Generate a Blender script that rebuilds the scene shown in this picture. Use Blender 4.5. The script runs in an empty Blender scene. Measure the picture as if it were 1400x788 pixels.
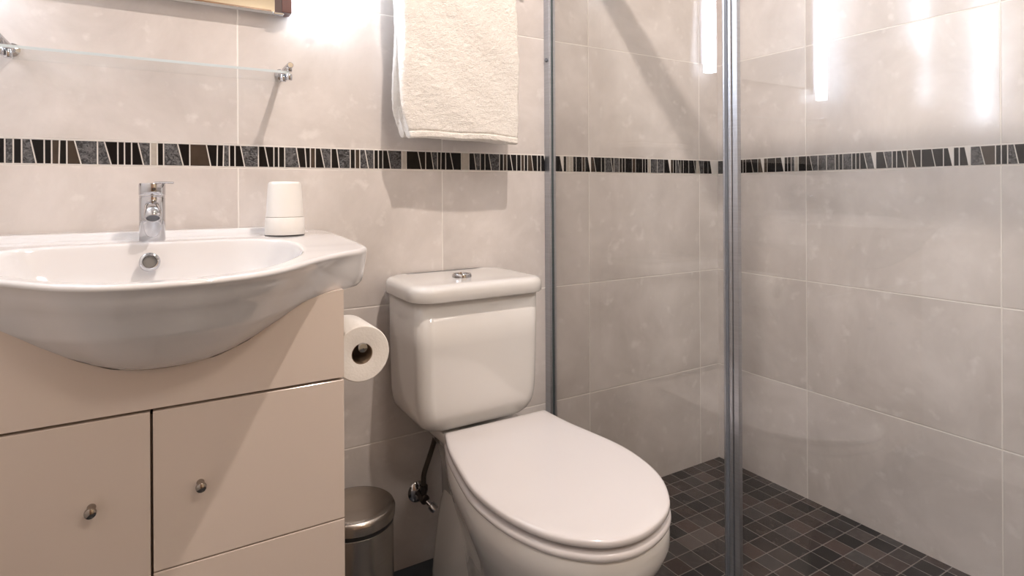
import bpy, bmesh, math, random
from mathutils import Vector, Matrix

random.seed(4)
C = bpy.context.scene.collection
sc = bpy.context.scene
PI = math.pi

# ------------------------------------------------------------------ camera
F, YAW, ROLL, CY, H = 800.1, 1.02981, -0.00538, 261.29, 0.944
D, XR = 1.398, 1.688            # back wall y, right wall x
XL, YF, ZC = -0.40, -1.15, 2.32 # left wall, front wall, ceiling
XP = 0.960                      # plane of the shower glass
fw = Vector((math.cos(YAW), math.sin(YAW), 0)); rt = Vector((math.sin(YAW), -math.cos(YAW), 0)); up = Vector((0, 0, 1))
c_, s_ = math.cos(ROLL), math.sin(ROLL)
rt2 = c_*rt + s_*up; up2 = -s_*rt + c_*up
cam = bpy.data.cameras.new('camera'); camo = bpy.data.objects.new('camera', cam); C.objects.link(camo)
camo.matrix_world = Matrix(((rt2.x, up2.x, -fw.x, 0), (rt2.y, up2.y, -fw.y, 0), (rt2.z, up2.z, -fw.z, H), (0, 0, 0, 1)))
cam.sensor_width = 36; cam.lens = F/1400*36; cam.shift_y = -(394-CY)/1400; cam.clip_start = 0.02
sc.camera = camo

# ------------------------------------------------------------------ world, lights, exposure
sc.view_settings.view_transform = 'Standard'; sc.view_settings.look = 'None'
sc.view_settings.gamma = 1; sc.view_settings.use_curve_mapping = False
sc.view_settings.exposure = 0.27
SPOT_W, SPOT_COL, SPOT_POS = 50.0, (1.0, 0.865, 0.78), (0.56, 0.47, 2.285)
FILL_W, FILL_COL, FILL_POS = 36.0, (1.0, 0.89, 0.80), (0.55, -0.62, 2.285)
WALL_FILL_W, WALL_FILL_COL, WALL_FILL_POS = 34.0, (0.84, 0.91, 1.0), (0.80, -0.35, 2.285)
LAMP_E, LAMP_COL = 23.0, (0.78, 0.87, 1.0)
world = bpy.data.worlds.new('world'); sc.world = world; world.use_nodes = True
bg = world.node_tree.nodes['Background']; bg.inputs[0].default_value = (0.80, 0.88, 1.0, 1); bg.inputs[1].default_value = 0.5

def spot(name, loc, power, col, radius, angle, blend):
    l = bpy.data.lights.new(name, 'SPOT'); l.energy = power; l.color = col; l.shadow_soft_size = radius
    l.spot_size = math.radians(angle); l.spot_blend = blend
    o = bpy.data.objects.new(name, l); C.objects.link(o); o.location = loc
    return o
spot('key_or_fill_beam', SPOT_POS, SPOT_W, SPOT_COL, 0.016, 170, 0.35)
spot('key_or_fill_beam', FILL_POS, FILL_W, FILL_COL, 0.16, 172, 0.5)  # added soft fill from behind the camera, an unseen lamp

wall_fill = spot('key_or_fill_beam', WALL_FILL_POS, WALL_FILL_W, WALL_FILL_COL, 0.05, 88, 1.0)   # added cool fill, tilted to brighten the right shower wall
wall_fill.rotation_euler = (Vector((1.688, 0.45, 1.15))-Vector(WALL_FILL_POS)).to_track_quat('-Z', 'Y').to_euler()

# ------------------------------------------------------------------ node helpers
def mat(name):
    m = bpy.data.materials.new(name); m.use_nodes = True
    nt = m.node_tree; return m, nt, nt.nodes['Principled BSDF']
def simple(name, col, rough=0.4, metal=0.0, bump=0.0, scale=60, coat=0.0, var=0.0, spec=0.5, rvar=0.0):
    m, nt, p = mat(name)
    p.inputs['Base Color'].default_value = (*col, 1); p.inputs['Roughness'].default_value = rough
    p.inputs['Metallic'].default_value = metal; p.inputs['Coat Weight'].default_value = coat
    p.inputs['Coat Roughness'].default_value = 0.04
    p.inputs['Specular IOR Level'].default_value = spec
    tc = nt.nodes.new('ShaderNodeTexCoord'); n = nt.nodes.new('ShaderNodeTexNoise'); n.inputs['Scale'].default_value = scale
    nt.links.new(tc.outputs['Object'], n.inputs['Vector'])
    if bump:
        b = nt.nodes.new('ShaderNodeBump'); b.inputs['Strength'].default_value = bump; b.inputs['Distance'].default_value = 0.002
        nt.links.new(n.outputs['Fac'], b.inputs['Height']); nt.links.new(b.outputs['Normal'], p.inputs['Normal'])
    if var:
        r = nt.nodes.new('ShaderNodeMixRGB'); r.inputs[1].default_value = (*[v*(1-var) for v in col], 1); r.inputs[2].default_value = (*[min(1, v*(1+var)) for v in col], 1)
        nt.links.new(n.outputs['Fac'], r.inputs[0]); nt.links.new(r.outputs[0], p.inputs['Base Color'])
    if rvar:
        mr = nt.nodes.new('ShaderNodeMapRange'); mr.inputs[3].default_value = rough-rvar; mr.inputs[4].default_value = rough+rvar
        nt.links.new(n.outputs['Fac'], mr.inputs[0]); nt.links.new(mr.outputs[0], p.inputs['Roughness'])
    return m
def M(nt, op, a, b=None, c=None):
    n = nt.nodes.new('ShaderNodeMath'); n.operation = op
    for i, v in enumerate((a, b, c)):
        if v is None: continue
        if isinstance(v, (int, float)): n.inputs[i].default_value = v
        else: nt.links.new(v, n.inputs[i])
    return n.outputs[0]
def mix(nt, f, a, b, mode='MIX'):
    n = nt.nodes.new('ShaderNodeMixRGB'); n.blend_type = mode
    for i, v in enumerate((f, a, b)):
        if isinstance(v, (int, float)): n.inputs[i].default_value = v
        elif isinstance(v, tuple): n.inputs[i].default_value = (*v, 1)
        else: nt.links.new(v, n.inputs[i])
    return n.outputs[0]
def grid_line(nt, u, half):      # u in cells -> 1 on joint lines; half = half width in cells
    fr = M(nt, 'FRACT', u)
    d = M(nt, 'SUBTRACT', 0.5, M(nt, 'ABSOLUTE', M(nt, 'SUBTRACT', fr, 0.5)))
    n = nt.nodes.new('ShaderNodeMapRange'); nt.links.new(d, n.inputs[0])
    n.inputs[1].default_value = half*0.7; n.inputs[2].default_value = half*1.3; n.inputs[3].default_value = 1; n.inputs[4].default_value = 0
    return n.outputs[0]

def wall_tile(name, axis, phase, sgn=1):
    m, nt, p = mat(name)
    g = nt.nodes.new('ShaderNodeNewGeometry'); s = nt.nodes.new('ShaderNodeSeparateXYZ'); nt.links.new(g.outputs['Position'], s.inputs[0])
    u = M(nt, 'DIVIDE', M(nt, 'SUBTRACT', s.outputs[axis], phase), 0.483)
    z = s.outputs[2]
    above = M(nt, 'GREATER_THAN', z, 1.025)
    z2 = M(nt, 'SUBTRACT', z, M(nt, 'MULTIPLY', above, 0.0493))
    v = M(nt, 'ADD', M(nt, 'MULTIPLY', z2, 3.0), 0.006)
    gu = grid_line(nt, u, 0.0016/0.483); gv = grid_line(nt, v, 0.0017*3)
    grout = M(nt, 'MAXIMUM', gu, gv)
    cell = nt.nodes.new('ShaderNodeCombineXYZ')
    nt.links.new(M(nt, 'FLOOR', u), cell.inputs[0]); nt.links.new(M(nt, 'FLOOR', v), cell.inputs[1])
    wn = nt.nodes.new('ShaderNodeTexWhiteNoise'); nt.links.new(cell.outputs[0], wn.inputs[0])
    off = nt.nodes.new('ShaderNodeVectorMath'); off.operation = 'MULTIPLY_ADD'
    nt.links.new(wn.outputs['Color'], off.inputs[0]); off.inputs[1].default_value = (7, 7, 7); nt.links.new(g.outputs['Position'], off.inputs[2])
    n1 = nt.nodes.new('ShaderNodeTexNoise'); n1.inputs['Scale'].default_value = 4.5; n1.inputs['Detail'].default_value = 7; n1.inputs['Roughness'].default_value = 0.62; n1.inputs['Distortion'].default_value = 0.4
    nt.links.new(off.outputs[0], n1.inputs['Vector'])
    n2 = nt.nodes.new('ShaderNodeTexNoise'); n2.inputs['Scale'].default_value = 26; n2.inputs['Detail'].default_value = 5
    nt.links.new(off.outputs[0], n2.inputs['Vector'])
    r1 = nt.nodes.new('ShaderNodeMapRange'); r1.inputs[1].default_value = 0.3; r1.inputs[2].default_value = 0.7; nt.links.new(n1.outputs['Fac'], r1.inputs[0])
    col = mix(nt, r1.outputs[0], TILE_A, TILE_B)
    r2 = nt.nodes.new('ShaderNodeMapRange'); r2.inputs[1].default_value = 0.60; r2.inputs[2].default_value = 0.74; nt.links.new(n2.outputs['Fac'], r2.inputs[0])
    col = mix(nt, M(nt, 'MULTIPLY', r2.outputs[0], 0.5), col, TILE_C)
    tone = M(nt, 'MULTIPLY_ADD', wn.outputs['Value'], 0.06, 0.97)
    tn = nt.nodes.new('ShaderNodeCombineXYZ')
    for i in range(3): nt.links.new(tone, tn.inputs[i])
    col = mix(nt, 1.0, col, tn.outputs[0], 'MULTIPLY')
    col = mix(nt, M(nt, 'MULTIPLY', grout, 0.9), col, (0.84, 0.80, 0.75))
    nt.links.new(col, p.inputs['Base Color'])
    rr = M(nt, 'ADD', M(nt, 'MULTIPLY_ADD', n1.outputs['Fac'], 0.10, 0.055), M(nt, 'MULTIPLY', grout, 0.5))
    nt.links.new(rr, p.inputs['Roughness'])
    p.inputs['Specular IOR Level'].default_value = 0.7
    b = nt.nodes.new('ShaderNodeBump'); b.inputs['Strength'].default_value = 0.6; b.inputs['Distance'].default_value = 0.0012
    hgt = M(nt, 'SUBTRACT', M(nt, 'MULTIPLY', n1.outputs['Fac'], 0.04), grout)
    nt.links.new(hgt, b.inputs['Height']); nt.links.new(b.outputs['Normal'], p.inputs['Normal'])
    return m
TILE_A, TILE_B, TILE_C = (0.56, 0.515, 0.485), (0.75, 0.70, 0.67), (0.84, 0.80, 0.77)

def mosaic_floor():
    m, nt, p = mat('mosaic_floor_material')
    g = nt.nodes.new('ShaderNodeNewGeometry'); s = nt.nodes.new('ShaderNodeSeparateXYZ'); nt.links.new(g.outputs['Position'], s.inputs[0])
    u = M(nt, 'DIVIDE', M(nt, 'SUBTRACT', s.outputs[0], 1.396), 0.0525)
    v = M(nt, 'DIVIDE', M(nt, 'SUBTRACT', s.outputs[1], 1.240), 0.0552)
    gr = M(nt, 'MAXIMUM', grid_line(nt, u, 0.021), grid_line(nt, v, 0.021))
    cell = nt.nodes.new('ShaderNodeCombineXYZ')
    nt.links.new(M(nt, 'FLOOR', u), cell.inputs[0]); nt.links.new(M(nt, 'FLOOR', v), cell.inputs[1])
    wn = nt.nodes.new('ShaderNodeTexWhiteNoise'); nt.links.new(cell.outputs[0], wn.inputs[0])
    cr = nt.nodes.new('ShaderNodeValToRGB'); nt.links.new(wn.outputs['Value'], cr.inputs[0])
    e = cr.color_ramp; e.elements[0].position = 0; e.elements[0].color = (0.008, 0.007, 0.008, 1); e.elements[1].position = 1; e.elements[1].color = (0.12, 0.10, 0.093, 1)
    for pos, cc in ((0.25, (0.018, 0.016, 0.017)), (0.50, (0.048, 0.030, 0.026)), (0.7, (0.060, 0.056, 0.056)), (0.88, (0.070, 0.042, 0.036))):
        x = e.elements.new(pos); x.color = (*cc, 1)
    off = nt.nodes.new('ShaderNodeVectorMath'); off.operation = 'MULTIPLY_ADD'
    nt.links.new(wn.outputs['Color'], off.inputs[0]); off.inputs[1].default_value = (5, 5, 5); nt.links.new(g.outputs['Position'], off.inputs[2])
    n1 = nt.nodes.new('ShaderNodeTexNoise'); n1.inputs['Scale'].default_value = 28; n1.inputs['Detail'].default_value = 6; n1.inputs['Distortion'].default_value = 1.2
    nt.links.new(off.outputs[0], n1.inputs['Vector'])
    r2 = nt.nodes.new('ShaderNodeMapRange'); r2.inputs[1].default_value = 0.52; r2.inputs[2].default_value = 0.78; nt.links.new(n1.outputs['Fac'], r2.inputs[0])
    col = mix(nt, M(nt, 'MULTIPLY', r2.outputs[0], 0.35), cr.outputs[0], (0.15, 0.13, 0.12))
    col = mix(nt, gr, col, (0.24, 0.21, 0.19)); nt.links.new(col, p.inputs['Base Color'])
    nt.links.new(M(nt, 'ADD', M(nt, 'MULTIPLY_ADD', n1.outputs['Fac'], 0.25, 0.06), M(nt, 'MULTIPLY', gr, 0.4)), p.inputs['Roughness'])
    b = nt.nodes.new('ShaderNodeBump'); b.inputs['Strength'].default_value = 0.8; b.inputs['Distance'].default_value = 0.0015
    nt.links.new(M(nt, 'SUBTRACT', M(nt, 'MULTIPLY', n1.outputs['Fac'], 0.3), gr), b.inputs['Height']); nt.links.new(b.outputs['Normal'], p.inputs['Normal'])
    return m

def thin_glass(name, tint, f1=1.0, f0=0.042):
    m = bpy.data.materials.new(name); m.use_nodes = True; nt = m.node_tree; nt.nodes.clear()
    out = nt.nodes.new('ShaderNodeOutputMaterial'); t = nt.nodes.new('ShaderNodeBsdfTransparent'); t.inputs[0].default_value = (*tint, 1)
    gl = nt.nodes.new('ShaderNodeBsdfGlossy'); gl.inputs['Roughness'].default_value = 0.0
    g = nt.nodes.new('ShaderNodeNewGeometry'); dt = nt.nodes.new('ShaderNodeVectorMath'); dt.operation = 'DOT_PRODUCT'
    nt.links.new(g.outputs['Normal'], dt.inputs[0]); nt.links.new(g.outputs['Incoming'], dt.inputs[1])
    x = M(nt, 'POWER', M(nt, 'SUBTRACT', 1.0, M(nt, 'ABSOLUTE', dt.outputs['Value'])), 5.0)
    fac = M(nt, 'MULTIPLY_ADD', x, f1-f0, f0)
    mx = nt.nodes.new('ShaderNodeMixShader'); nt.links.new(fac, mx.inputs[0]); nt.links.new(t.outputs[0], mx.inputs[1]); nt.links.new(gl.outputs[0], mx.inputs[2])
    nt.links.new(mx.outputs[0], out.inputs[0]); return m
def chip_stone():
    m, nt, p = mat('crackled_stone_material')
    tc = nt.nodes.new('ShaderNodeTexCoord'); n = nt.nodes.new('ShaderNodeTexNoise'); n.inputs['Scale'].default_value = 95; n.inputs['Detail'].default_value = 4; n.inputs['Distortion'].default_value = 2.2
    nt.links.new(tc.outputs['Object'], n.inputs['Vector'])
    cr = nt.nodes.new('ShaderNodeValToRGB'); nt.links.new(n.outputs['Fac'], cr.inputs[0])
    cr.color_ramp.elements[0].position = 0.40; cr.color_ramp.elements[0].color = (0.018, 0.018, 0.020, 1)
    cr.color_ramp.elements[1].position = 0.62; cr.color_ramp.elements[1].color = (0.13, 0.127, 0.13, 1)
    nt.links.new(cr.outputs[0], p.inputs['Base Color']); p.inputs['Roughness'].default_value = 0.22
    b = nt.nodes.new('ShaderNodeBump'); b.inputs['Strength'].default_value = 0.9; b.inputs['Distance'].default_value = 0.003
    nt.links.new(n.outputs['Fac'], b.inputs['Height']); nt.links.new(b.outputs['Normal'], p.inputs['Normal'])
    return m
def emis(name, col, e):
    m, nt, p = mat(name); p.inputs['Base Color'].default_value = (*col, 1)
    p.inputs['Emission Color'].default_value = (*col, 1); p.inputs['Emission Strength'].default_value = e
    return m
def brushed(name, col, rough):
    m, nt, p = mat(name); p.inputs['Metallic'].default_value = 1; p.inputs['Roughness'].default_value = rough
    tc = nt.nodes.new('ShaderNodeTexCoord'); mp = nt.nodes.new('ShaderNodeMapping'); mp.inputs['Scale'].default_value = (6, 6, 420)
    n = nt.nodes.new('ShaderNodeTexNoise'); n.inputs['Scale'].default_value = 1.0; n.inputs['Detail'].default_value = 3
    nt.links.new(tc.outputs['Object'], mp.inputs[0]); nt.links.new(mp.outputs[0], n.inputs['Vector'])
    nt.links.new(mix(nt, n.outputs['Fac'], tuple(v*0.8 for v in col), tuple(min(1, v*1.1) for v in col)), p.inputs['Base Color'])
    b = nt.nodes.new('ShaderNodeBump'); b.inputs['Strength'].default_value = 0.12; b.inputs['Distance'].default_value = 0.001
    nt.links.new(n.outputs['Fac'], b.inputs['Height']); nt.links.new(b.outputs['Normal'], p.inputs['Normal'])
    p.inputs['Anisotropic'].default_value = 0.4
    return m

MT = dict(
    back=wall_tile('back_wall_tile_material', 0, 0.1454), side=wall_tile('side_wall_tile_material', 1, D-0.330),
    left=simple('left_wall_paint_material', (0.82, 0.81, 0.80), 0.25, bump=0.05, scale=90),
    front=simple('front_wall_paint_material', (0.72, 0.60, 0.42), 0.6, bump=0.05, scale=90),
    ceil=simple('ceiling_paint_material', (0.80, 0.78, 0.74), 0.8, bump=0.05),
    mosaic=mosaic_floor(), slate=simple('slate_floor_material', (0.060, 0.070, 0.085), 0.30, bump=0.1, scale=30, var=0.25),
    grout=simple('band_grout_material', (0.78, 0.74, 0.70), 0.7, bump=0.1, scale=300),
    B=simple('black_glass_chip_material', (0.010, 0.009, 0.009), 0.10, var=0.3, scale=40, spec=0.2),
    N=simple('bronze_glass_chip_material', (0.055, 0.040, 0.030), 0.12, var=0.4, scale=40, spec=0.3),
    Cc=simple('cream_chip_material', (0.44, 0.40, 0.35), 0.15, var=0.2, scale=80), T=chip_stone(),
    ceramic=simple('white_ceramic_material', (0.75, 0.73, 0.705), 0.07, coat=0.6, spec=0.5),
    basinmat=simple('basin_ceramic_material', (0.76, 0.745, 0.745), 0.08, coat=0.6),
    seat=simple('toilet_seat_plastic_material', (0.70, 0.665, 0.66), 0.14, bump=0.0),
    lacquer=simple('beige_lacquer_material', (0.76, 0.65, 0.57), 0.12, coat=0.25),
    lacquer_in=simple('cabinet_carcass_material', (0.62, 0.51, 0.43), 0.4),
    dark=simple('dark_gap_material', (0.03, 0.025, 0.022), 0.6),
    chrome=simple('chrome_material', (0.55, 0.55, 0.57), 0.06, 1.0, rvar=0.02, scale=20),
    alu=brushed('satin_aluminium_material', (0.52, 0.54, 0.58), 0.38),
    alu_dark=simple('grey_seal_material', (0.14, 0.15, 0.17), 0.35),
    steel=brushed('brushed_steel_material', (0.50, 0.46, 0.42), 0.26),
    black=simple('black_plastic_material', (0.02, 0.02, 0.02), 0.4),
    dmetal=simple('dark_braided_hose_material', (0.12, 0.10, 0.085), 0.35, 0.8, bump=0.6, scale=500),
    towel=None, paper=simple('tissue_paper_material', (0.90, 0.865, 0.81), 0.95, bump=0.25, scale=220),
    card=simple('cardboard_core_material', (0.30, 0.22, 0.15), 0.9, bump=0.1),
    cup=simple('white_plastic_cup_material', (0.84, 0.81, 0.77), 0.35),
    knobmetal=simple('dark_nickel_material', (0.34, 0.30, 0.27), 0.12, 1.0),
    brown=simple('reddish_brown_frame_material', (0.09, 0.03, 0.024), 0.3, var=0.2, scale=30),
    mirror=simple('mirror_silver_material', (0.92, 0.92, 0.91), 0.005, 1.0),
    glass=thin_glass('shower_glass_material', (0.985, 0.99, 0.99)), gedge=simple('glass_edge_material', (0.42, 0.55, 0.53), 0.1, coat=0.5),
    shelfglass=thin_glass('shelf_glass_material', (0.985, 0.995, 1.0), 0.45), shelfedge=simple('shelf_glass_edge_material', (0.60, 0.68, 0.71), 0.12, coat=0.3),
    lamp=emis('lamp_diffuser_material', LAMP_COL, LAMP_E), spotglow=emis('downlight_lens_material', (1, 0.9, 0.75), 12),
    steelbolt=simple('dark_bolt_material', (0.06, 0.05, 0.045), 0.4, 0.7),
    wood=simple('door_wood_material', (0.30, 0.17, 0.09), 0.4, var=0.2, scale=12),
)
def towel_mat():
    m, nt, p = mat('terry_towel_material'); p.inputs['Base Color'].default_value = (0.86, 0.82, 0.765, 1); p.inputs['Roughness'].default_value = 0.95
    p.inputs['Sheen Weight'].default_value = 0.4; p.inputs['Sheen Roughness'].default_value = 0.5
    tc = nt.nodes.new('ShaderNodeTexCoord')
    mp = nt.nodes.new('ShaderNodeMapping'); mp.inputs['Scale'].default_value = (1, 1, 1.8); nt.links.new(tc.outputs['Object'], mp.inputs[0])
    n = nt.nodes.new('ShaderNodeTexNoise'); n.inputs['Scale'].default_value = 260; n.inputs['Detail'].default_value = 4; nt.links.new(mp.outputs[0], n.inputs['Vector'])
    n2 = nt.nodes.new('ShaderNodeTexNoise'); n2.inputs['Scale'].default_value = 60; n2.inputs['Detail'].default_value = 5; nt.links.new(mp.outputs[0], n2.inputs['Vector'])
    b = nt.nodes.new('ShaderNodeBump'); b.inputs['Strength'].default_value = 0.7; b.inputs['Distance'].default_value = 0.004
    nt.links.new(M(nt, 'ADD', n.outputs['Fac'], n2.outputs['Fac']), b.inputs['Height']); nt.links.new(b.outputs['Normal'], p.inputs['Normal'])
    return m
MT['towel'] = towel_mat()

# ------------------------------------------------------------------ object helpers
def obj(name, bm, m, parent=None, smooth=None, bevel=0, subsurf=0, **kw):
    bmesh.ops.recalc_face_normals(bm, faces=bm.faces[:])
    me = bpy.data.meshes.new(name); bm.to_mesh(me); bm.free()
    o = bpy.data.objects.new(name, me); C.objects.link(o)
    for x in (m if isinstance(m, (list, tuple)) else [m]): me.materials.append(x)
    if parent: o.parent = parent; o.matrix_parent_inverse = Matrix.Translation(-parent.location)
    if bevel:
        b = o.modifiers.new('bevel', 'BEVEL'); b.width = bevel; b.segments = 3; b.limit_method = 'ANGLE'; b.angle_limit = math.radians(40)
    if subsurf:
        s = o.modifiers.new('sub', 'SUBSURF'); s.levels = subsurf; s.render_levels = subsurf
    if smooth is not None:
        for f in me.polygons: f.use_smooth = True
        if smooth < 180: me.set_sharp_from_angle(angle=math.radians(smooth))
    for k, v in kw.items(): o[k] = v
    return o
def thing(name, label, cat, loc, group=None):
    o = bpy.data.objects.new(name, None); C.objects.link(o); o.location = loc; o['label'] = label; o['category'] = cat
    o.empty_display_size = 0.05
    if group: o['group'] = group
    return o
def box(bm, x0, x1, y0, y1, z0, z1, mi=0):
    vs = [bm.verts.new((x, y, z)) for z in (z0, z1) for y in (y0, y1) for x in (x0, x1)]
    for q in ((0, 1, 3, 2), (4, 6, 7, 5), (0, 4, 5, 1), (2, 3, 7, 6), (0, 2, 6, 4), (1, 5, 7, 3)):
        f = bm.faces.new([vs[i] for i in q]); f.material_index = mi
    return bm
def BM(): return bmesh.new()
def bx(*a): return box(BM(), *a)
def lathe(bm, prof, cen, axis=(0, 0, 1), n=48, cap0=True, cap1=True):
    ax = Vector(axis).normalized(); t = Vector((1, 0, 0)) if abs(ax.x) < 0.9 else Vector((0, 1, 0))
    e1 = ax.cross(t).normalized(); e2 = ax.cross(e1); cen = Vector(cen); rings = []
    for r, h in prof:
        rings.append([bm.verts.new(cen+ax*h+(e1*math.cos(2*PI*k/n)+e2*math.sin(2*PI*k/n))*max(r, 1e-5)) for k in range(n)])
    for a, b in zip(rings, rings[1:]):
        for k in range(n): bm.faces.new((a[k], a[(k+1) % n], b[(k+1) % n], b[k]))
    if cap0: bm.faces.new(rings[0])
    if cap1: bm.faces.new(rings[-1])
    return bm
def rings_mesh(bm, rings, cap0=True, cap1=True):
    R = [[bm.verts.new(v) for v in r] for r in rings]; n = len(R[0])
    for a, b in zip(R, R[1:]):
        for k in range(n): bm.faces.new((a[k], a[(k+1) % n], b[(k+1) % n], b[k]))
    if cap0: bm.faces.new(R[0])
    if cap1: bm.faces.new(R[-1])
    return bm
def tube(bm, pts, r, n=16):
    pts = [Vector(p) for p in pts]; rings = []
    t0 = (pts[1]-pts[0]).normalized(); ref = Vector((0, 0, 1)) if abs(t0.z) < 0.9 else Vector((1, 0, 0)); e1 = t0.cross(ref).normalized()
    for i, p in enumerate(pts):
        t = (pts[min(i+1, len(pts)-1)]-pts[max(i-1, 0)]).normalized(); e1 = (e1-t*e1.dot(t)).normalized(); e2 = t.cross(e1)
        rr = r[i] if isinstance(r, (list, tuple)) else r
        rings.append([p+(e1*math.cos(2*PI*k/n)+e2*math.sin(2*PI*k/n))*rr for k in range(n)])
    return rings_mesh(bm, rings)
def catmull(P, n=8, closed=False):
    out = []; N = len(P)
    segs = range(N) if closed else range(N-1)
    for i in segs:
        g = (lambda k: P[k % N]) if closed else (lambda k: P[min(max(k, 0), N-1)])
        p0, p1, p2, p3 = [Vector(g(i+j)) for j in (-1, 0, 1, 2)]
        for k in range(n):
            t = k/n
            out.append(0.5*((2*p1)+(p2-p0)*t+(2*p0-5*p1+4*p2-p3)*t*t+(3*p1-p0-3*p2+p3)*t**3))
    if not closed: out.append(Vector(P[-1]))
    return out
def smooth01(t): t = min(1, max(0, t)); return t*t*(3-2*t)
def rrect(cx, cy, hx, hy, r, n=8):     # rounded rectangle, ccw, plan view
    pts = []; r = min(r, hx*0.999, hy*0.999)
    for (sx, sy, a0) in ((1, 1, 0), (-1, 1, PI/2), (-1, -1, PI), (1, -1, 1.5*PI)):
        for k in range(n+1):
            a = a0+PI/2*k/n; pts.append((cx+sx*(hx-r)+r*math.cos(a), cy+sy*(hy-r)+r*math.sin(a)))
    return pts

# ------------------------------------------------------------------ room shell
T = 0.10
obj('wall_back', bx(XL-T, XR+T, D, D+T, -0.1, ZC+0.1), MT['back'], kind='structure')
obj('wall_right', bx(XR, XR+T, YF-T, D, -0.1, ZC+0.1), MT['side'], kind='structure')
obj('wall_left', bx(XL-T, XL, YF-T, D, -0.1, ZC+0.1), MT['left'], kind='structure')
bm = BM(); box(bm, XL, -0.30, YF-T, YF, -0.1, ZC+0.1); box(bm, 0.55, XR, YF-T, YF, -0.1, ZC+0.1); box(bm, -0.30, 0.55, YF-T, YF, 2.03, ZC+0.1)
obj('wall_front', bm, MT['front'], kind='structure')
obj('ceiling', bx(XL, XR, YF, D, ZC, ZC+0.1), MT['ceil'], kind='structure')
bm = bx(XL, XP, YF, D, -0.1, 0.0, 0); box(bm, XP, XR, YF, D, -0.1, 0.0, 1)
obj('floor', bm, [MT['slate'], MT['mosaic']], kind='structure')
# wooden door behind the camera with its casing
bm = BM(); box(bm, -0.345, -0.285, YF-T-0.01, YF+0.012, 0, 2.03); box(bm, 0.535, 0.595, YF-T-0.01, YF+0.012, 0, 2.03); box(bm, -0.345, 0.595, YF-T-0.01, YF+0.012, 2.015, 2.075)
box(bm, -0.284, 0.534, YF-0.06, YF-0.02, 0.004, 2.014)
obj('door_1', bm, MT['wood'], kind='structure', bevel=0.002)

# decorative mosaic band: grout strip + individual chips
CH = [(-0.244, -0.244, 'B'), (-0.232, -0.232, 'T'), (-0.22, -0.22, 'B'), (-0.207, -0.199, 'T'), (-0.187, -0.187, 'B'), (-0.176, -0.176, 'B'), (-0.164, -0.165, 'N'), (-0.153, -0.153, 'B'), (-0.141, -0.131, 'N'), (-0.105, -0.105, 'T'), (-0.094, -0.083, 'T'), (-0.072, -0.072, 'B'), (-0.061, -0.061, 'B'), (-0.049, -0.049, 'B'), (-0.038, -0.029, 'B'), (-0.017, -0.017, 'T'), (-0.005, -0.005, 'C'), (0.006, 0.006, 'B'), (0.031, 0.041, 'T'), (0.053, 0.053, 'B'), (0.084, 0.092, 'N'), (0.105, 0.104, 'B'), (0.117, 0.116, 'B'), (0.128, 0.128, 'T'), (0.139, 0.139, 'B'), (0.15, 0.158, 'B'), (0.186, 0.186, 'T'), (0.199, 0.207, 'B'), (0.218, 0.218, 'B'), (0.228, 0.228, 'B'), (0.241, 0.241, 'B'), (0.266, 0.273, 'T'), (0.285, 0.288, 'B'), (0.297, 0.297, 'B'), (0.308, 0.308, 'N'), (0.32, 0.329, 'B'), (0.344, 0.344, 'T'), (0.357, 0.363, 'B'), (0.389, 0.389, 'T'), (0.401, 0.401, 'B'), (0.412, 0.412, 'N'), (0.425, 0.433, 'T'), (0.447, 0.447, 'T'), (0.458, 0.458, 'B'), (0.469, 0.469, 'B'), (0.481, 0.489, 'B'), (0.518, 0.518, 'T'), (0.53, 0.53, 'C'), (0.561, 0.57, 'B'), (0.582, 0.582, 'B'), (0.597, 0.604, 'B'), (0.615, 0.615, 'T'), (0.625, 0.624, 'B'), (0.638, 0.638, 'B'), (0.651, 0.66, 'B'), (0.683, 0.683, 'B'), (0.706, 0.706, 'C'), (0.721, 0.727, 'B'), (0.74, 0.74, 'T'), (0.754, 0.754, 'B'), (0.766, 0.774, 'B'), (0.8, 0.799, 'T'), (0.812, 0.812, 'B'), (0.823, 0.823, 'N'), (0.834, 0.842, 'B'), (0.855, 0.855, 'B'), (0.869, 0.869, 'B'), (0.88, 0.88, 'N'), (0.891, 0.891, 'B'), (0.904, 0.91, 'N')]
WID = [(0.012, 0), (0.020, .009), (0.026, 0), (0.011, 0), (0.012, .008), (0.012, 0), (0.030, 0), (0.011, .009), (0.022, 0), (0.012, 0), (0.011, 0), (0.024, .008), (0.012, 0), (0.014, 0)]
def extend(x, end, rnd):
    out = []
    while x < end:
        w, s = rnd.choice(WID); x += w
        out.append((x, x+s, rnd.choice('BBBBTTTNBBTT' if w > 0.018 else 'BBBBNTBCBB')))
    return out
Z0, Z1 = 0.9985, 1.0475
def chips(bm, bounds, start, place, end):
    g = 0.0011; pt = pb = start
    idx = {'B': 1, 'T': 2, 'N': 3, 'C': 4}
    for (xt, xb, t) in bounds:
        if min(xt, xb) > end: break
        a, b, c, d = pt+g, pb+g, min(xb, end)-g, min(xt, end)-g
        if min(c-b, d-a) > 0.001:
            z0, z1, h0, h1 = Z0+0.0022, Z1-0.0022, 0.0012, 0.0026
            lo = [bm.verts.new(place(u, h0, z)) for u, z in ((b, z0), (c, z0), (d, z1), (a, z1))]
            i = 0.0007
            hi = [bm.verts.new(place(u, h1, z)) for u, z in ((b+i, z0+i), (c-i, z0+i), (d-i, z1-i), (a+i, z1-i))]
            fs = [bm.faces.new(hi)]+[bm.faces.new((lo[k], lo[(k+1) % 4], hi[(k+1) % 4], hi[k])) for k in range(4)]
            for f in fs: f.material_index = idx[t]
        pt, pb = xt, xb
rnd = random.Random(11)
BMATS = [MT['grout'], MT['B'], MT['T'], MT['N'], MT['Cc']]
bm = bx(XL, XR, D-0.0012, D, Z0, Z1)
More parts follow.
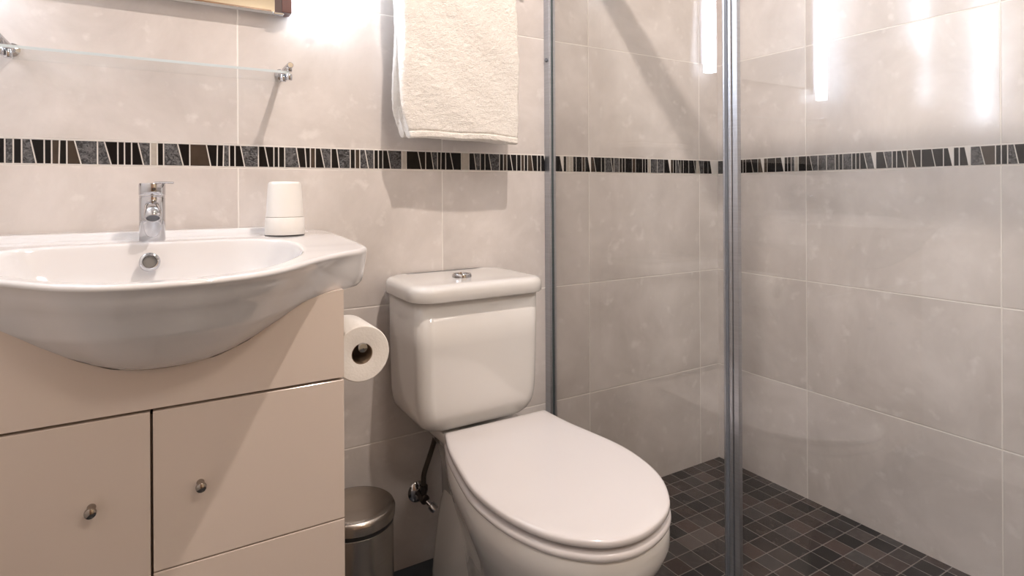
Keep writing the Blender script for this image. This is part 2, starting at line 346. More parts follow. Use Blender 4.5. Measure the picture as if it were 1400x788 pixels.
chips(bm, extend(XL, -0.262, rnd)[:9]+[(-0.255, -0.255, 'B')]+CH+extend(0.912, XR, rnd), XL, lambda u, h, z: (u, D-h, z), XR-0.003)
obj('trim_1', bm, BMATS, kind='structure')
bm = bx(XR-0.0012, XR, YF, D-0.003, Z0, Z1)
chips(bm, extend(0, D-YF, rnd), 0.003, lambda u, h, z: (XR-h, D-u, z), D-YF)
obj('trim_2', bm, BMATS, kind='structure')

# plan outlines and heights of the basin (also used to fit the cabinet apron to it)
CB = Vector((0.0, 1.10))
front = catmull([(0.325, 1.12), (0.323, 1.07), (0.318, 1.035), (0.300, 1.008), (0.265, 0.985), (0.215, 0.945), (0.142, 0.868), (0.063, 0.826), (-0.030, 0.822), (-0.10, 0.855), (-0.165, 0.920), (-0.225, 0.975), (-0.30, 1.015), (-0.335, 1.035), (-0.347, 1.07), (-0.350, 1.12)], 8)
outer = [Vector((0.312, D-0.0015)), Vector((0.316, 1.30)), Vector((0.322, 1.20))]+front+[Vector((-0.348, 1.25)), Vector((-0.345, D-0.0015))]
inner = catmull([(0.212, 1.10), (0.203, 1.02), (0.178, 0.955), (0.130, 0.892), (0.062, 0.851), (-0.030, 0.846), (-0.10, 0.878), (-0.155, 0.938), (-0.215, 1.005), (-0.250, 1.07), (-0.245, 1.15), (-0.205, 1.205), (-0.12, 1.222), (0.0, 1.224), (0.11, 1.222), (0.175, 1.200), (0.205, 1.155)], 8, True)
def hit(poly, a):
    d = Vector((math.cos(a), math.sin(a))); best = None
    for i in range(len(poly)):
        p = poly[i]-CB; q = poly[(i+1) % len(poly)]-CB; e = q-p
        den = d.x*e.y-d.y*e.x
        if abs(den) < 1e-12: continue
        t = (p.x*e.y-p.y*e.x)/den; u = (p.x*d.y-p.y*d.x)/den
        if t > 0 and -1e-6 <= u <= 1+1e-6: best = t if best is None else max(best, t)
    return best
angs = sorted([2*PI*k/288 for k in range(288)]+[math.atan2(p.y-CB.y, p.x-CB.x) % (2*PI) for p in (outer[0], outer[-1])])
def deck(x, y):
    z = 0.836+0.010*smooth01((y-0.82)/0.26)+0.012*smooth01((y-1.02)/0.30)
    edge = smooth01((0.278-x)/0.016)*smooth01((x+0.305)/0.016)
    return z+0.0115*smooth01((y-1.318)/0.016)*edge
def zund(s): # underside height along the ray
    P = [(0, .680), (0.40, .690), (0.50, .698), (0.62, .716), (0.74, .742), (0.85, 0.769), (0.93, .778), (1.0, .781)]
    for (a, za), (b, zb_) in zip(P, P[1:]):
        if s <= b: return za+(zb_-za)*(s-a)/(b-a)
    return P[-1][1]
def under_at(x, y):
    a = math.atan2(y-CB.y, x-CB.x); r = math.hypot(x-CB.x, y-CB.y)
    return zund(min(1, r/hit(outer, a)))

# ------------------------------------------------------------------ vanity cabinet
CX0, CX1, CYF, GX = -0.290, 0.262, 0.985, -0.0125
BOT = [(CX0+(CX1-CX0)*k/60, 0.0) for k in range(61)]
cab = thing('vanity_cabinet', 'beige lacquered vanity cabinet with doors and drawer under the washbasin', 'cabinet', (-0.014, 1.19, 0))
bm = BM(); box(bm, CX0, CX0+0.016, CYF+0.019, D-0.001, 0.09, 0.772); box(bm, CX1-0.016, CX1, CYF+0.019, D-0.001, 0.09, 0.772)
box(bm, CX0, CX1, CYF+0.019, D-0.001, 0.09, 0.106); box(bm, CX0, CX1, D-0.02, D-0.001, 0.106, 0.62)
box(bm, GX-0.008, GX+0.008, CYF+0.021, D-0.02, 0.106, 0.62)
box(bm, CX0+.016, CX1-.016, CYF+0.021, CYF+0.05, 0.628, 0.64)
obj('carcass', bm, MT['lacquer_in'], cab, bevel=0.001)
bm = BM(); box(bm, CX0+0.02, CX1-0.02, CYF+0.05, D-0.03, 0.0, 0.09); obj('plinth', bm, MT['dark'], cab)
# apron panel with its top edge cut to follow the basin
bm = BM(); zb = 0.6345; n = len(BOT); fr = []; bk = []
top = [(x, max(under_at(x, CYF), under_at(x, CYF+0.018))-0.0002) for x, z in BOT]
for yy, L in ((CYF, fr), (CYF+0.018, bk)):
    for x, z in top: L.append((bm.verts.new((x, yy, zb)), bm.verts.new((x, yy, z))))
for i in range(n-1):
    bm.faces.new((fr[i][0], fr[i+1][0], fr[i+1][1], fr[i][1])); bm.faces.new((bk[i][0], bk[i][1], bk[i+1][1], bk[i+1][0]))
    bm.faces.new((fr[i][1], fr[i+1][1], bk[i+1][1], bk[i][1])); bm.faces.new((fr[i][0], bk[i][0], bk[i+1][0], fr[i+1][0]))
bm.faces.new((fr[0][0], fr[0][1], bk[0][1], bk[0][0])); bm.faces.new((fr[-1][0], bk[-1][0], bk[-1][1], fr[-1][1]))
obj('apron_panel', bm, MT['lacquer'], cab)
def knob(parent, x, z):
    obj('knob', lathe(BM(), [(0.0055, 0), (0.005, 0.003), (0.0032, 0.006), (0.0032, 0.010), (0.0062, 0.0125), (0.0075, 0.016), (0.0068, 0.0195), (0.004, 0.0215), (0.0, 0.022)], (x, CYF, z), (0, -1, 0), 24),
        MT['knobmetal'], parent, 40, label='small round dark nickel knob')
g = 0.0017
d1 = obj('door', bx(CX0, GX-g, CYF, CYF+0.018, 0.10, 0.6300), MT['lacquer'], cab, bevel=0.0012); knob(d1, -0.083, 0.513)
d2 = obj('door', bx(GX+g, CX1, CYF, CYF+0.018, 0.3995, 0.6300), MT['lacquer'], cab, bevel=0.0012); knob(d2, 0.049, 0.513)
d3 = obj('drawer', bx(GX+g, CX1, CYF, CYF+0.018, 0.10, 0.3975), MT['lacquer'], cab, bevel=0.0012); knob(d3, 0.125, 0.25)

# ------------------------------------------------------------------ washbasin
bas = thing('washbasin', 'wide white ceramic washbasin with bowed front on the beige cabinet', 'washbasin', (0.0, 1.08, 0.70))
rings = []
So = [hit(outer, a) for a in angs]; Si = [hit(inner, a) for a in angs]; DIR = [Vector((math.cos(a), math.sin(a))) for a in angs]
def ring(fn): rings.append([fn(i) for i in range(len(angs))])
for f, dz in ((0.02, -.112), (0.25, -.110), (0.5, -.104), (0.68, -.094), (0.80, -.080), (0.88, -.062), (0.93, -.043), (0.965, -.023), (0.983, -.011), (0.994, -.004), (1.004, -.0008)):
    def fn(i, f=f, dz=dz):
        r = Si[i]*f; p = CB+DIR[i]*r; e = CB+DIR[i]*Si[i]; return (p.x, p.y, deck(e.x, e.y)+dz)
    ring(fn)
for f in (0.03, 0.1, 0.2, 0.3, 0.4, 0.5, 0.56, 0.62, 0.66, 0.70, 0.74, 0.78, 0.82, 0.88, 0.94):
    def fn(i, f=f):
        w = So[i]-0.006-Si[i]; p = CB+DIR[i]*(Si[i]+w*f); return (p.x, p.y, deck(p.x, p.y))
    ring(fn)
for off, dz in ((0.006, 0), (0.003, -.0008), (0.001, -.003), (0.0, -.0065)):
    def fn(i, off=off, dz=dz):
        p = CB+DIR[i]*(So[i]-off); return (p.x, min(p.y, D-0.0015), deck(p.x, p.y)+dz)
    ring(fn)
for off, k in ((0.004, .15), (0.012, .40), (0.024, .70), (0.038, .93)):
    def fn(i, off=off, k=k):
        p = CB+DIR[i]*(So[i]-off*(0.25+0.75*smooth01((-DIR[i].y-0.15)/0.6) if DIR[i].y < 0.3 else 0)); zt = deck(p.x, p.y); return (p.x, p.y, zt+(0.781-zt)*k)
    ring(fn)
for k in (0.985, 0.94, 0.87, 0.78, 0.68, 0.57, 0.45, 0.3, 0.15, 0.03):
    def fn(i, k=k):
        w = 0.25+0.75*smooth01((-DIR[i].y-0.15)/0.6) if DIR[i].y < 0.3 else 0
        r = (So[i]-0.043*w)*k; p = CB+DIR[i]*r
        return (p.x, p.y, zund(r/So[i]))
    ring(fn)
obj('basin_body', rings_mesh(BM(), rings), MT['basinmat'], bas, 180)
# overflow ring on the back wall of the bowl
oc = Vector((-0.0165, 1.1985, 0.8235)); on = Vector((0.05, -0.95, 0.30)).normalized()
ov = obj('overflow_ring', lathe(BM(), [(0.0098, 0.002), (0.0098, 0.0045), (0.0115, 0.0062), (0.0142, 0.0058), (0.0160, 0.0035), (0.0163, -0.004), (0.0098, -0.004), (0.0098, 0.002)], oc, on, 40, False, False), MT['chrome'], bas, 50)
obj('overflow_hole', lathe(BM(), [(0.0099, -0.003), (0.0099, 0.0012)], oc, on, 32), simple('grey_hole_material', (0.16, 0.15, 0.14), 0.4), ov, 40, label='dark opening of the overflow')

# ------------------------------------------------------------------ faucet
FX, FY, FZ = -0.0130, 1.262, 0.8545
fa = thing('basin_faucet', 'chrome cylindrical mixer tap on the rear ledge of the washbasin', 'faucet', (FX, FY, FZ))
obj('tap_body', lathe(BM(), [(0.0200, 0), (0.0208, 0.0012), (0.0208, 0.080), (0.0203, 0.0812), (0.0203, 0.0822), (0.0208, 0.0834), (0.0208, 0.085)], (FX, FY, FZ), (0, 0, 1), 56), MT['chrome'], fa, 40)
obj('tap_cap', lathe(BM(), [(0.0206, 0.0855), (0.0212, 0.0865), (0.0212, 0.105), (0.0204, 0.107), (0.010, 0.1076), (0, 0.1078)], (FX, FY, FZ), (0, 0, 1), 56), MT['chrome'], fa, 40)
bm = tube(BM(), [(FX+0.004, FY-0.004, FZ+0.1075), (FX+0.020, FY-0.008, FZ+0.1085), (FX+0.034, FY-0.012, FZ+0.1080)], [0.0026, 0.0021, 0.0020], 14)
obj('lever', bm, MT['chrome'], fa, 40)
sp = [(FX, FY-0.010, FZ+0.066), (FX, FY-0.030, FZ+0.065), (FX, FY-0.050, FZ+0.061), (FX+0.0015, FY-0.062, FZ+0.056)]
spo = obj('spout', tube(BM(), catmull(sp, 6), 0.0115, 32), MT['chrome'], fa, 40)
ad = (Vector((0.02, -0.56, -0.83))).normalized()
obj('aerator', lathe(BM(), [(0.0090, -0.004), (0.0118, -0.004), (0.0132, 0.0), (0.0132, 0.010), (0.0124, 0.0115), (0.0102, 0.0115), (0.0096, 0.0075), (0.0094, 0.007)], Vector(sp[-1])+Vector((0, 0.0005, -0.001)), ad, 36, True, False), MT['chrome'], spo, 40)
obj('aerator_mesh', lathe(BM(), [(0.0094, 0.003), (0.0094, 0.0072)], Vector(sp[-1])+Vector((0, 0.0005, -0.001)), ad, 32), MT['alu_dark'], spo, 40, label='dark mesh insert of the aerator')
obj('indicator_dot', lathe(BM(), [(0.0028, 0), (0.0028, 0.0008)], (FX+0.003, FY-0.0210, FZ+0.0965), (0.1, -1, 0), 20), MT['steelbolt'], fa, 40, label='small dark dot on the cap')

# ------------------------------------------------------------------ nested cups
def cup(loc, outl, label):
    o = obj('plastic_cup', lathe(BM(), outl, (0, 0, 0), (0, 0, 1), 56, False, True), MT['cup'], None, 35)
    o.location = loc; sm = o.modifiers.new('solid', 'SOLIDIFY'); sm.thickness = 0.0009; sm.offset = -1
    o['label'] = label; o['category'] = 'cup'; return o
cup((0.2185, 1.268, 0.8580), [(0.0382, 0), (0.0388, 0.001), (0.0374, 0.034), (0.0366, 0.0352), (0.0335, 0.0354), (0.0295, 0.092), (0.026, 0.094), (0, 0.094)], 'lower white cup of the upside-down pair, only its wide rim showing')
cup((0.2185, 1.268, 0.8938), [(0.0358, 0), (0.0364, 0.0008), (0.0322, 0.0660), (0.0308, 0.0695), (0.0280, 0.0715), (0, 0.0715)], 'upper upside-down white plastic cup slipped over the wide-rimmed one')

# ------------------------------------------------------------------ toilet
toi = thing('toilet', 'white close-coupled ceramic toilet with closed lid beside the shower glass', 'toilet', (0.63, 1.05, 0))
TX = 0.628
def cist_ring(z, x0, x1, y0, y1, r):
    return [(x, y, z) for x, y in rrect((x0+x1)/2, (y0+y1)/2, (x1-x0)/2, (y1-y0)/2, r, 8)]
yb = D-0.006
secs = []
for z, dx, dy in ((0.703, 0, 0), (0.60, .001, .001), (0.50, .003, .003), (0.47, .0045, .004), (0.45, .007, .006), (0.435, .011, .010), (0.422, .018, .016), (0.412, .028, .025), (0.405, .041, .036), (0.401, .058, .050), (0.400, .075, .07)):
    secs.append(cist_ring(z, 0.472+dx, 0.786-dx, 1.172+dy, yb, 0.034))
obj('cistern', rings_mesh(BM(), secs), MT['ceramic'], toi, 180)
secs = []
for z, i in ((0.7035, .006), (0.7035, .002), (0.706, 0), (0.724, 0), (0.731, .002), (0.7355, .006), (0.738, .013), (0.7385, .03), (0.7375, .05), (0.7375, .09)):
    secs.append(cist_ring(z, 0.458+i, 0.799-i, 1.156+i, yb, max(0.052-i*.6, .01)))
obj('cistern_lid', rings_mesh(BM(), secs), MT['ceramic'], toi, 60)
bt = obj('flush_button', lathe(BM(), [(0.0235, 0), (0.0235, 0.004), (0.0215, 0.0085), (0.0185, 0.0085), (0.018, 0.006), (0, 0.006)], (0.622, 1.272, 0.7375), (0, 0, 1), 48), MT['chrome'], toi, 35, label='round chrome dual flush button')
obj('button_split', bx(0.6215, 0.6225, 1.255, 1.289, 0.7435, 0.7440), MT['dark'], bt)
# lid outline in plan (back-left corner, around the front, back-right corner)
LP = [(0.524, 1.160), (0.500, 1.09), (0.484, 1.020), (0.469, 0.935), (0.468, 0.875), (0.477, 0.808), (0.500, 0.744), (0.532, 0.701), (0.574, 0.671), (0.628, 0.663), (0.690, 0.680), (0.737, 0.713), (0.781, 0.776), (0.803, 0.850), (0.808, 0.925), (0.797, 1.010), (0.788, 1.075), (0.784, 1.160)]
lid2 = catmull(LP, 5)
def outline(pts, off, yback=1.160, n=None):
    # offset a closed plan outline inwards by off and lay it out
    N = len(pts); out = []
    for i in range(N):
        a = pts[i-1]; b = pts[(i+1) % N]; t = (b-a).normalized(); nrm = Vector((-t.y, t.x))   # path runs ccw: left normal points in
        out.append(pts[i]+nrm*off)
    return out
lidc = [Vector(p) for p in lid2]
for k in range(1, 12): lidc.append(Vector((0.784+(0.524-0.784)*k/12, 1.160)))
LCX, LCY = 0.642, 0.93
def rr(off, z):
    fx, fy = 1-off/0.168, 1-off/0.245
    return [(LCX+(p.x-LCX)*fx, LCY+(p.y-LCY)*fy, z) for p in lidc]
obj('seat_lid', rings_mesh(BM(), [rr(.010, .4095), rr(.002, .4100), rr(.0003, .4115), rr(0, .415), rr(.0003, .4190), rr(.0018, .4212), rr(.006, .4226), rr(.020, .4235), rr(.05, .4245), rr(.10, .4250), rr(.16, .4251)]), MT['seat'], toi, 180)
obj('seat', rings_mesh(BM(), [rr(.012, .3885), rr(.002, .3888), rr(-.001, .391), rr(-.002, .395), rr(-.0005, .4000), rr(.003, .4030), rr(.010, .4042), rr(.014, .4045), rr(.015, .4093)]), MT['seat'], toi, 180)
hg = obj('hinge', lathe(BM(), [(0.009, 0), (0.009, 0.052)], (0.535, 1.146, 0.398), (1, 0, 0), 20), MT['seat'], toi, 40)
obj('hinge', lathe(BM(), [(0.009, 0), (0.009, 0.052)], (0.722, 1.146, 0.398), (1, 0, 0), 20), MT['seat'], toi, 40)
# bowl: seat outline shrinking towards the foot
cxy = Vector((0.640, 0.93))
def bowl_ring(z, sx, sy, cx, cy, ycap=1.19):
    out = []
    for p in lidc:
        out.append((cx+(p.x-cxy.x)*sx, min(cy+(p.y-cxy.y)*sy, ycap), z))
    return out
bowl = [bowl_ring(.388, .90, .95, .640, .93), bowl_ring(.388, .975, .982, .640, .93), bowl_ring(.384, .995, .995, .640, .93), bowl_ring(.355, 1.0, 1.0, .640, .93), bowl_ring(.335, .975, .985, .640, .933),
        bowl_ring(.30, .90, .94, .640, .945), bowl_ring(.26, .80, .88, .640, .96), bowl_ring(.21, .68, .80, .640, .98), bowl_ring(.16, .58, .73, .640, 1.0), bowl_ring(.10, .54, .70, .640, 1.01),
        bowl_ring(.04, .56, .70, .640, 1.01), bowl_ring(.006, .585, .71, .640, 1.01), bowl_ring(.001, .58, .70, .640, 1.01)]
bo = obj('bowl', rings_mesh(BM(), bowl), MT['ceramic'], toi, 180)
secs = []
for z, hx, y0 in ((.001, .086, 1.02), (.03, .083, 1.02), (.10, .075, 1.03), (.15, .068, 1.05), (.19, .060, 1.06), (.212, .052, 1.075), (.228, .040, 1.09), (.234, .02, 1.11)):
    secs.append(cist_ring(z, 0.640-hx, 0.640+hx, y0, 1.345, 0.045))
obj('rear_foot', rings_mesh(BM(), secs), MT['ceramic'], toi, 180)
secs = []
for z, hx, y0 in ((.2, .050, 1.07), (.28, .052, 1.06), (.33, .066, 1.05), (.365, .090, 1.05), (.375, .098, 1.05), (.396, .100, 1.05), (.3995, .097, 1.06)):
    secs.append(cist_ring(z, 0.642-hx, 0.642+hx, y0, 1.352, 0.03))
obj('cistern_shelf', rings_mesh(BM(), secs), MT['ceramic'], toi, 180)
obj('fixing_bolt', tube(BM(), [(0.583, 1.265, 0.405), (0.583, 1.265, 0.318)], 0.0035, 12), MT['steelbolt'], toi, 40, label='thin dark bolt under the cistern')

# ------------------------------------------------------------------ water supply valve and hose
vx, vz = 0.556, 0.183
va = thing('water_supply_valve', 'chrome angle valve with flexible hose on the wall behind the toilet', 'valve', (vx, D, vz))
obj('escutcheon', lathe(BM(), [(0.0265, 0.0005), (0.0265, 0.002), (0.022, 0.006), (0.011, 0.009), (0.011, 0.012)], (vx, D, vz), (0, -1, 0), 40), MT['chrome'], va, 40)
bm = lathe(BM(), [(0.008, 0.008), (0.008, 0.030), (0.0115, 0.031), (0.0115, 0.049), (0.008, 0.052)], (vx, D, vz), (0, -1, 0), 28)
lathe(bm, [(0.007, 0), (0.007, 0.018), (0.0098, 0.019), (0.0098, 0.031)], (vx, D-0.040, vz+0.002), (0, 0, 1), 6)
obj('valve_body', bm, MT['steelbolt'], va, 40)
obj('valve_knob', lathe(BM(), [(0.006, 0.0), (0.006, 0.012), (0.0105, 0.014), (0.0115, 0.024), (0.0098, 0.031), (0, 0.032)], (vx+0.004, D-0.048, vz-0.004), (0.55, -0.55, -0.62), 12), MT['chrome'], va, 40)
obj('supply_hose', tube(BM(), catmull([(vx, D-0.040, vz+0.03), (vx+0.001, D-0.040, vz+0.06), (vx+0.014, D-0.046, vz+0.105), (vx+0.0225, D-0.058, vz+0.15), (vx+0.0225, D-0.066, vz+0.19), (vx+0.0225, D-0.068, vz+0.222)], 8), 0.0063, 16), MT['dmetal'], va, 60)
obj('hose_nut', lathe(BM(), [(0.010, 0), (0.010, 0.022)], (vx+0.0225, D-0.067, vz+0.186), (0, 0, 1), 6), MT['cup'], va, 40, label='pale nut under the cistern')

# ------------------------------------------------------------------ toilet roll and its holder
RX, RY, RZ, RR = 0.327, 1.10, 0.636, 0.0535
th = thing('toilet_roll_holder', 'chrome rod holder on the side of the vanity cabinet', 'toilet roll holder', (0.262, 1.24, RZ+0.012))
obj('rod', tube(BM(), [(RX, RY-0.001, RZ+0.0125), (RX, RY+0.135, RZ+0.0125), (RX-0.004, RY+0.146, RZ+0.0125), (RX-0.016, RY+0.15, RZ+0.0125), (0.268, RY+0.15, RZ+0.0125)], 0.0065, 20), MT['chrome'], th, 40)
obj('end_cap', lathe(BM(), [(0.0078, 0), (0.0090, 0.001), (0.0090, 0.006), (0.0082, 0.0075), (0, 0.0078)], (RX, RY+0.001, RZ+0.0125), (0, -1, 0), 28), MT['chrome'], th, 40)
obj('wall_plate', lathe(BM(), [(0.020, 0), (0.020, 0.004), (0.017, 0.006)], (0.2622, RY+0.15, RZ+0.0125), (1, 0, 0), 32), MT['chrome'], th, 40)
tr = thing('toilet_roll', 'white toilet paper roll hanging beside the beige vanity cabinet', 'toilet roll', (RX, RY+0.05, RZ))
obj('paper', lathe(BM(), [(0.0202, 0.118), (0.0202, 0.0), (0.0215, -0.0005), (RR-0.002, -0.0005), (RR-0.0005, 0.0008), (RR, 0.0025), (RR, 0.1155), (RR-0.002, 0.118), (0.0202, 0.118)], (RX, RY, RZ), (0, 1, 0), 72, False, False), MT['paper'], tr, 40)
obj('cardboard_core', lathe(BM(), [(0.0200, 0.0995), (0.0200, 0.0012), (0.0190, 0.0012), (0.0190, 0.0995), (0.02, 0.0995)], (RX, RY, RZ), (0, 1, 0), 48, False, False), MT['card'], tr, 40, label='brown cardboard core')

# ------------------------------------------------------------------ waste bin
bxx, byy, br = 0.3535, 1.245, 0.082
wb = thing('waste_bin', 'small round brushed steel waste bin between cabinet and toilet', 'bin', (bxx, byy, 0))
obj('bin_body', lathe(BM(), [(br-0.004, 0.012), (br-0.002, 0.014), (br-0.002, 0.241), (br-0.004, 0.243), (0, 0.243)], (bxx, byy, 0), (0, 0, 1), 72), MT['steel'], wb, 40)
obj('base_ring', lathe(BM(), [(br, 0.0), (br+0.001, 0.002), (br+0.001, 0.012), (br-0.001, 0.0145)], (bxx, byy, 0), (0, 0, 1), 72), MT['black'], wb, 40)
obj('rim_ring', lathe(BM(), [(br-0.003, 0.2435), (br-0.001, 0.2435), (br-0.001, 0.2505), (br-0.003, 0.2505)], (bxx, byy, 0), (0, 0, 1), 72), MT['black'], wb, 40)
obj('bin_lid', lathe(BM(), [(br-0.002, 0.251), (br+0.001, 0.252), (br+0.0015, 0.268), (br-0.001, 0.274), (br-0.006, 0.2775), (br-0.014, 0.2785), (br-0.03, 0.2800), (0.03, 0.2822), (0, 0.283)], (bxx, byy, 0), (0, 0, 1), 72), MT['steel'], wb, 50)

# ------------------------------------------------------------------ glass shelf over the basin
SX, SH = 0.0, 0.233
sh = thing('glass_shelf', 'clear glass wall shelf on chrome brackets below the mirror', 'shelf', (SX, D, 1.194))
def slab(bm, x0, x1, y0, y1, z0, z1):  # glass slab: faces 0, polished edges 1
    box(bm, x0, x1, y0, y1, z0, z1)
    return bm
bm = slab(BM(), SX-SH+0.001, SX+SH-0.001, 1.286, 1.3970, 1.1915, 1.1965)
bmesh.ops.recalc_face_normals(bm, faces=bm.faces[:]); bm.normal_update()
for f in bm.faces: f.material_index = 1 if abs(f.normal.z) < 0.5 and f.normal.y < 0.5 else 0
obj('glass_plate', bm, [MT['shelfglass'], MT['shelfedge']], sh)
for s in (-1, 1):
    x = SX+s*SH
    b = obj('bracket', lathe(BM(), [(0.0125, 0), (0.0125, 0.004), (0.0062, 0.006), (0.0062, 0.118), (0.0052, 0.1195)], (x, D, 1.2085), (0, -1, 0), 28), MT['chrome'], sh, 40)
    bm = lathe(BM(), [(0.0055, 0), (0.0062, 0.001), (0.0062, 0.011), (0.0055, 0.0125)], (x-s*0.001, D-0.108, 1.1785), (0, 0, 1), 24)
    lathe(bm, [(0.0055, 0), (0.0062, 0.001), (0.0062, 0.008)], (x-s*0.001, D-0.108, 1.1968), (0, 0, 1), 24)
    lathe(bm, [(0.0050, 0), (0.0058, 0.001), (0.0058, 0.014), (0.005, 0.015)], (x-s*0.011, D-0.100, 1.1760), (0, 0, 1), 24)
    obj('clamp', bm, MT['chrome'], b, 40)

# ------------------------------------------------------------------ mirror with its strip lamps
SX = -0.013
mi = thing('wall_mirror', 'wall mirror with reddish brown side frame above the glass shelf', 'mirror', (SX, D, 1.34))
MZ0, MZ1, MY = 1.340, 1.98, 1.368
obj('backing_board', bx(-0.257, 0.231, MY+0.004, D-0.001, MZ0+0.002, MZ1), MT['grout'], mi)
obj('mirror_glass', bx(-0.243, 0.217, MY, MY+0.004, MZ0, MZ1), MT['mirror'], mi)
for s in (-1, 1):
    a = SX+s*0.230; b2 = SX+s*0.2445; c2 = SX+s*0.2650
    obj('inner_frame', bx(min(a, b2), max(a, b2), MY-0.001, MY+0.004, MZ0, MZ1), simple('dark_inner_frame_material', (0.06, 0.03, 0.028), 0.3), mi)
    obj('side_frame', bx(min(b2, c2), max(b2, c2), MY-0.003, D-0.001, MZ0+0.001, MZ1), MT['brown'], mi, bevel=0.001)
    obj('clip', bx(min(a, b2)-0.004, max(a, b2)+0.004, MY-0.003, MY+0.012, MZ0-0.005, MZ0-0.0005), MT['chrome'], mi, bevel=0.001, label='small grey mirror clip')
for s, lb in ((1, 'white glowing strip lamp along the right side of the mirror'), (-1, 'white glowing strip lamp along the left side of the mirror')):
    x = SX+s*0.325; zb = 1.345 if s > 0 else 1.300
    t = thing('wall_lamp', lb, 'lamp', (x, D, 1.36))
    obj('lamp_housing', bx(x-0.012, x+0.012, D-0.014, D-0.001, zb+0.03, 1.97), MT['alu'], t, bevel=0.002)
    obj('diffuser', rings_mesh(BM(), [[(px, py, z) for px, py in rrect(x, D-0.036, 0.016, 0.017, 0.012, 6)] for z in (zb, 1.97)]), MT['lamp'], t, 40)

# ------------------------------------------------------------------ towel on its rail
tl = thing('towel_rail', 'chrome rail holding the cream towel on the back wall', 'towel rail', (0.63, D, 1.56))
obj('rail', tube(BM(), [(0.43, 1.318, 1.56), (0.85, 1.318, 1.56)], 0.008, 20), MT['chrome'], tl, 40)
for x in (0.435, 0.845):
    obj('post', lathe(BM(), [(0.02, 0.0005), (0.02, 0.005), (0.008, 0.007), (0.008, 0.088)], (x, D, 1.56), (0, -1, 0), 24), MT['chrome'], tl, 40)
TXA, TXB, zt = 0.477, 0.797, 1.56
def towel():
    # closed cross-section of the draped, folded towel in (y, z), swept along x with small irregularities
    N = 60; rings = []
    rn = random.Random(3); ph = [rn.uniform(0, 6) for _ in range(6)]
    for i in range(N+1):
        u = i/N; x = TXA+(TXB-TXA)*u
        zf = 1.068+0.0035*math.sin(3.1*u+0.6)+0.0015*math.sin(11*u)+0.001*u          # front hem
        zb_ = zf+0.006+0.002*math.sin(6*u)
        yo = 1.262+0.003*math.sin(2.4*PI*u+1)                                       # outer front face
        sec = []
        nz = 46
        def wob(z, k): return 0.0018*math.sin(z*23+ph[k]+u*5)+0.0012*math.sin(z*51+u*13+ph[k+1])
        zs = [0.0, 0.004, 0.010, 0.0125, 0.0145, 0.016, 0.018, 0.021]+[0.021+(zt-zf-0.021)*k/nz for k in range(1, nz+1)]
        for dz in zs:                                                               # front outer, hem -> top
            z = zf+dz; y = yo+wob(z, 0)
            if dz < 0.013: y -= 0.0016
            elif dz < 0.0165: y += 0.0028
            sec.append((y, z))
        for k in range(1, 13):                                                      # over the rail
            a = PI*k/12; sec.append((1.300-0.038*math.cos(a), zt+0.034*math.sin(a)))
        for k in range(nz+1):                                                       # back outer, top -> hem
            z = zt+(zb_-zt)*k/nz; sec.append((1.338+wob(z, 2)*0.6, z))
        sec.append((1.330, zb_-0.003)); sec.append((1.318, zb_-0.003)); sec.append((1.3025, zb_))
        for k in range(1, 13):                                                      # back inner up to the rail
            z = zb_+(zt-0.02-zb_)*k/12; sec.append((1.3015, z))
        sec.append((1.309, zt)); sec.append((1.306, zt+0.008)); sec.append((1.300, zt+0.009)); sec.append((1.294, zt+0.008)); sec.append((1.291, zt))
        for k in range(0, 13):
            z = zt-0.02+(zf+0.002-(zt-0.02))*k/12; sec.append((1.2985, z))
        sec.append((1.282, zf-0.002)); sec.append((1.270, zf-0.002))
        e = min(u, 1-u); sq = 1-0.25*max(0, 1-e/0.03)**2
        low = 0.010*(1 if u < 0.5 else -0.25)
        yc = 1.300
        rings.append([(x+(0.016*smooth01((1.14-z)/0.07)+0.004*math.sin(z*20))*(1-u) - 0.003*u*math.sin(z*14), yc+(y-yc)*sq+0.018, z) for y, z in sec])
    bm = rings_mesh(BM(), rings)
    return bm
tw = obj('towel', towel(), MT['towel'], None, 180)
tw['label'] = 'cream terry towel folded over the rail above the toilet'; tw['category'] = 'towel'
nm = tw.modifiers.new('sub', 'SUBSURF'); nm.levels = 1; nm.render_levels = 2
tex = bpy.data.textures.new('terry', 'CLOUDS'); tex.noise_scale = 0.012; tex.noise_depth = 2
dm = tw.modifiers.new('disp', 'DISPLACE'); dm.texture = tex; dm.strength = 0.0028; dm.mid_level = 0.5

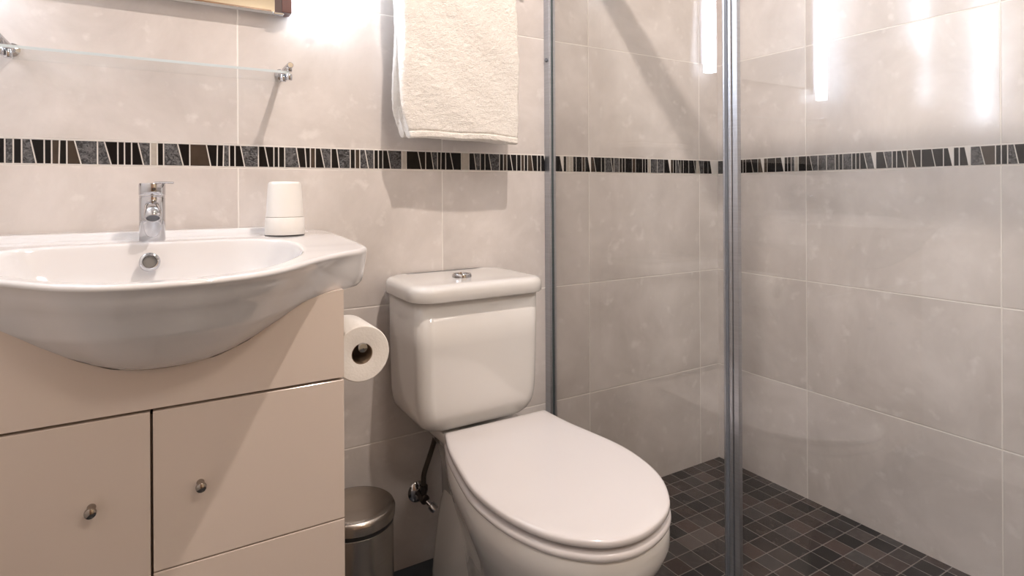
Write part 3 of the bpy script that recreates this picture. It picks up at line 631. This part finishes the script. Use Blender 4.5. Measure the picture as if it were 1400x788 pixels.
# ------------------------------------------------------------------ shower screen
GH = 1.80
ss = thing('shower_screen', 'fixed clear glass shower panel with grey metal wall profile beside the toilet', 'shower screen', (XP, 1.08, 0))
def glass(name, x0, x1, y0, y1, z0, z1, parent):
    bm = box(BM(), x0, x1, y0, y1, z0, z1); bm.normal_update()
    for f in bm.faces: f.material_index = 0 if abs(f.normal.x) > 0.5 else 1
    return obj(name, bm, [MT['glass'], MT['gedge']], parent)
glass('glass_pane', XP-0.003, XP+0.003, 0.775, D-0.016, 0.012, GH-0.01, ss)
bm = BM(); box(bm, XP-0.011, XP-0.0035, D-0.026, D-0.0005, 0.0, GH); box(bm, XP+0.0035, XP+0.011, D-0.026, D-0.0005, 0, GH); box(bm, XP-0.0035, XP+0.0035, D-0.015, D-0.0005, 0, GH)
obj('wall_profile', bm, MT['alu'], ss, bevel=0.001)
obj('profile_seal', bx(XP+0.0110, XP+0.0135, D-0.022, D-0.004, 0.001, GH), MT['alu_dark'], ss)
obj('screw_cap', lathe(BM(), [(0.006, 0), (0.006, 0.003), (0.004, 0.004)], (XP-0.011, D-0.014, 1.318), (-1, 0, 0), 20), MT['alu_dark'], ss, 40, label='small dark screw cap')
bm = BM(); box(bm, XP-0.006, XP+0.006, 0.757, 0.779, 0.0, GH)
obj('end_post', bm, MT['alu'], ss, bevel=0.003)
obj('post_seal', bx(XP-0.0075, XP-0.0061, 0.765, 0.772, 0.001, GH-0.002), MT['alu_dark'], ss)
obj('top_rail', bx(XP-0.016, XP+0.016, 0.28, D-0.0005, GH+0.0005, GH+0.045), MT['alu'], ss, bevel=0.002)
obj('bottom_rail', bx(XP-0.011, XP+0.011, 0.779, D-0.027, 0.0, 0.011), MT['alu'], ss)
sd = thing('shower_door', 'clear glass shower door right of the vertical grey post', 'shower door', (XP, 0.35, 0))
glass('glass_pane', XP-0.003, XP+0.003, -0.10, 0.744, 0.012, GH-0.02, sd)
obj('edge_seal', bx(XP-0.005, XP+0.005, 0.7435, 0.7555, 0.012, GH-0.02), MT['alu'], sd, bevel=0.001)

# ------------------------------------------------------------------ ceiling downlights: the key, plus two unseen ones added as fill
for (x, y, z), lb in ((SPOT_POS, 'recessed round ceiling spotlight above the toilet'), (FILL_POS, 'recessed round ceiling spotlight added near the wooden door for soft fill'), (WALL_FILL_POS, 'recessed round ceiling spotlight added for cool light on the shower wall')):
    t = thing('key_or_fill_downlight', lb, 'ceiling light', (x, y, ZC), 'recessed ceiling spotlights')
    obj('trim_ring', lathe(BM(), [(0.030, 0.0005), (0.042, 0.0005), (0.042, 0.006), (0.032, 0.009), (0.030, 0.004)], (x, y, ZC), (0, 0, -1), 40, False, False), MT['alu'], t, 40)
    obj('lens', lathe(BM(), [(0.0295, 0.001), (0.0295, 0.003)], (x, y, ZC), (0, 0, -1), 40), MT['spotglow'], t, 40)
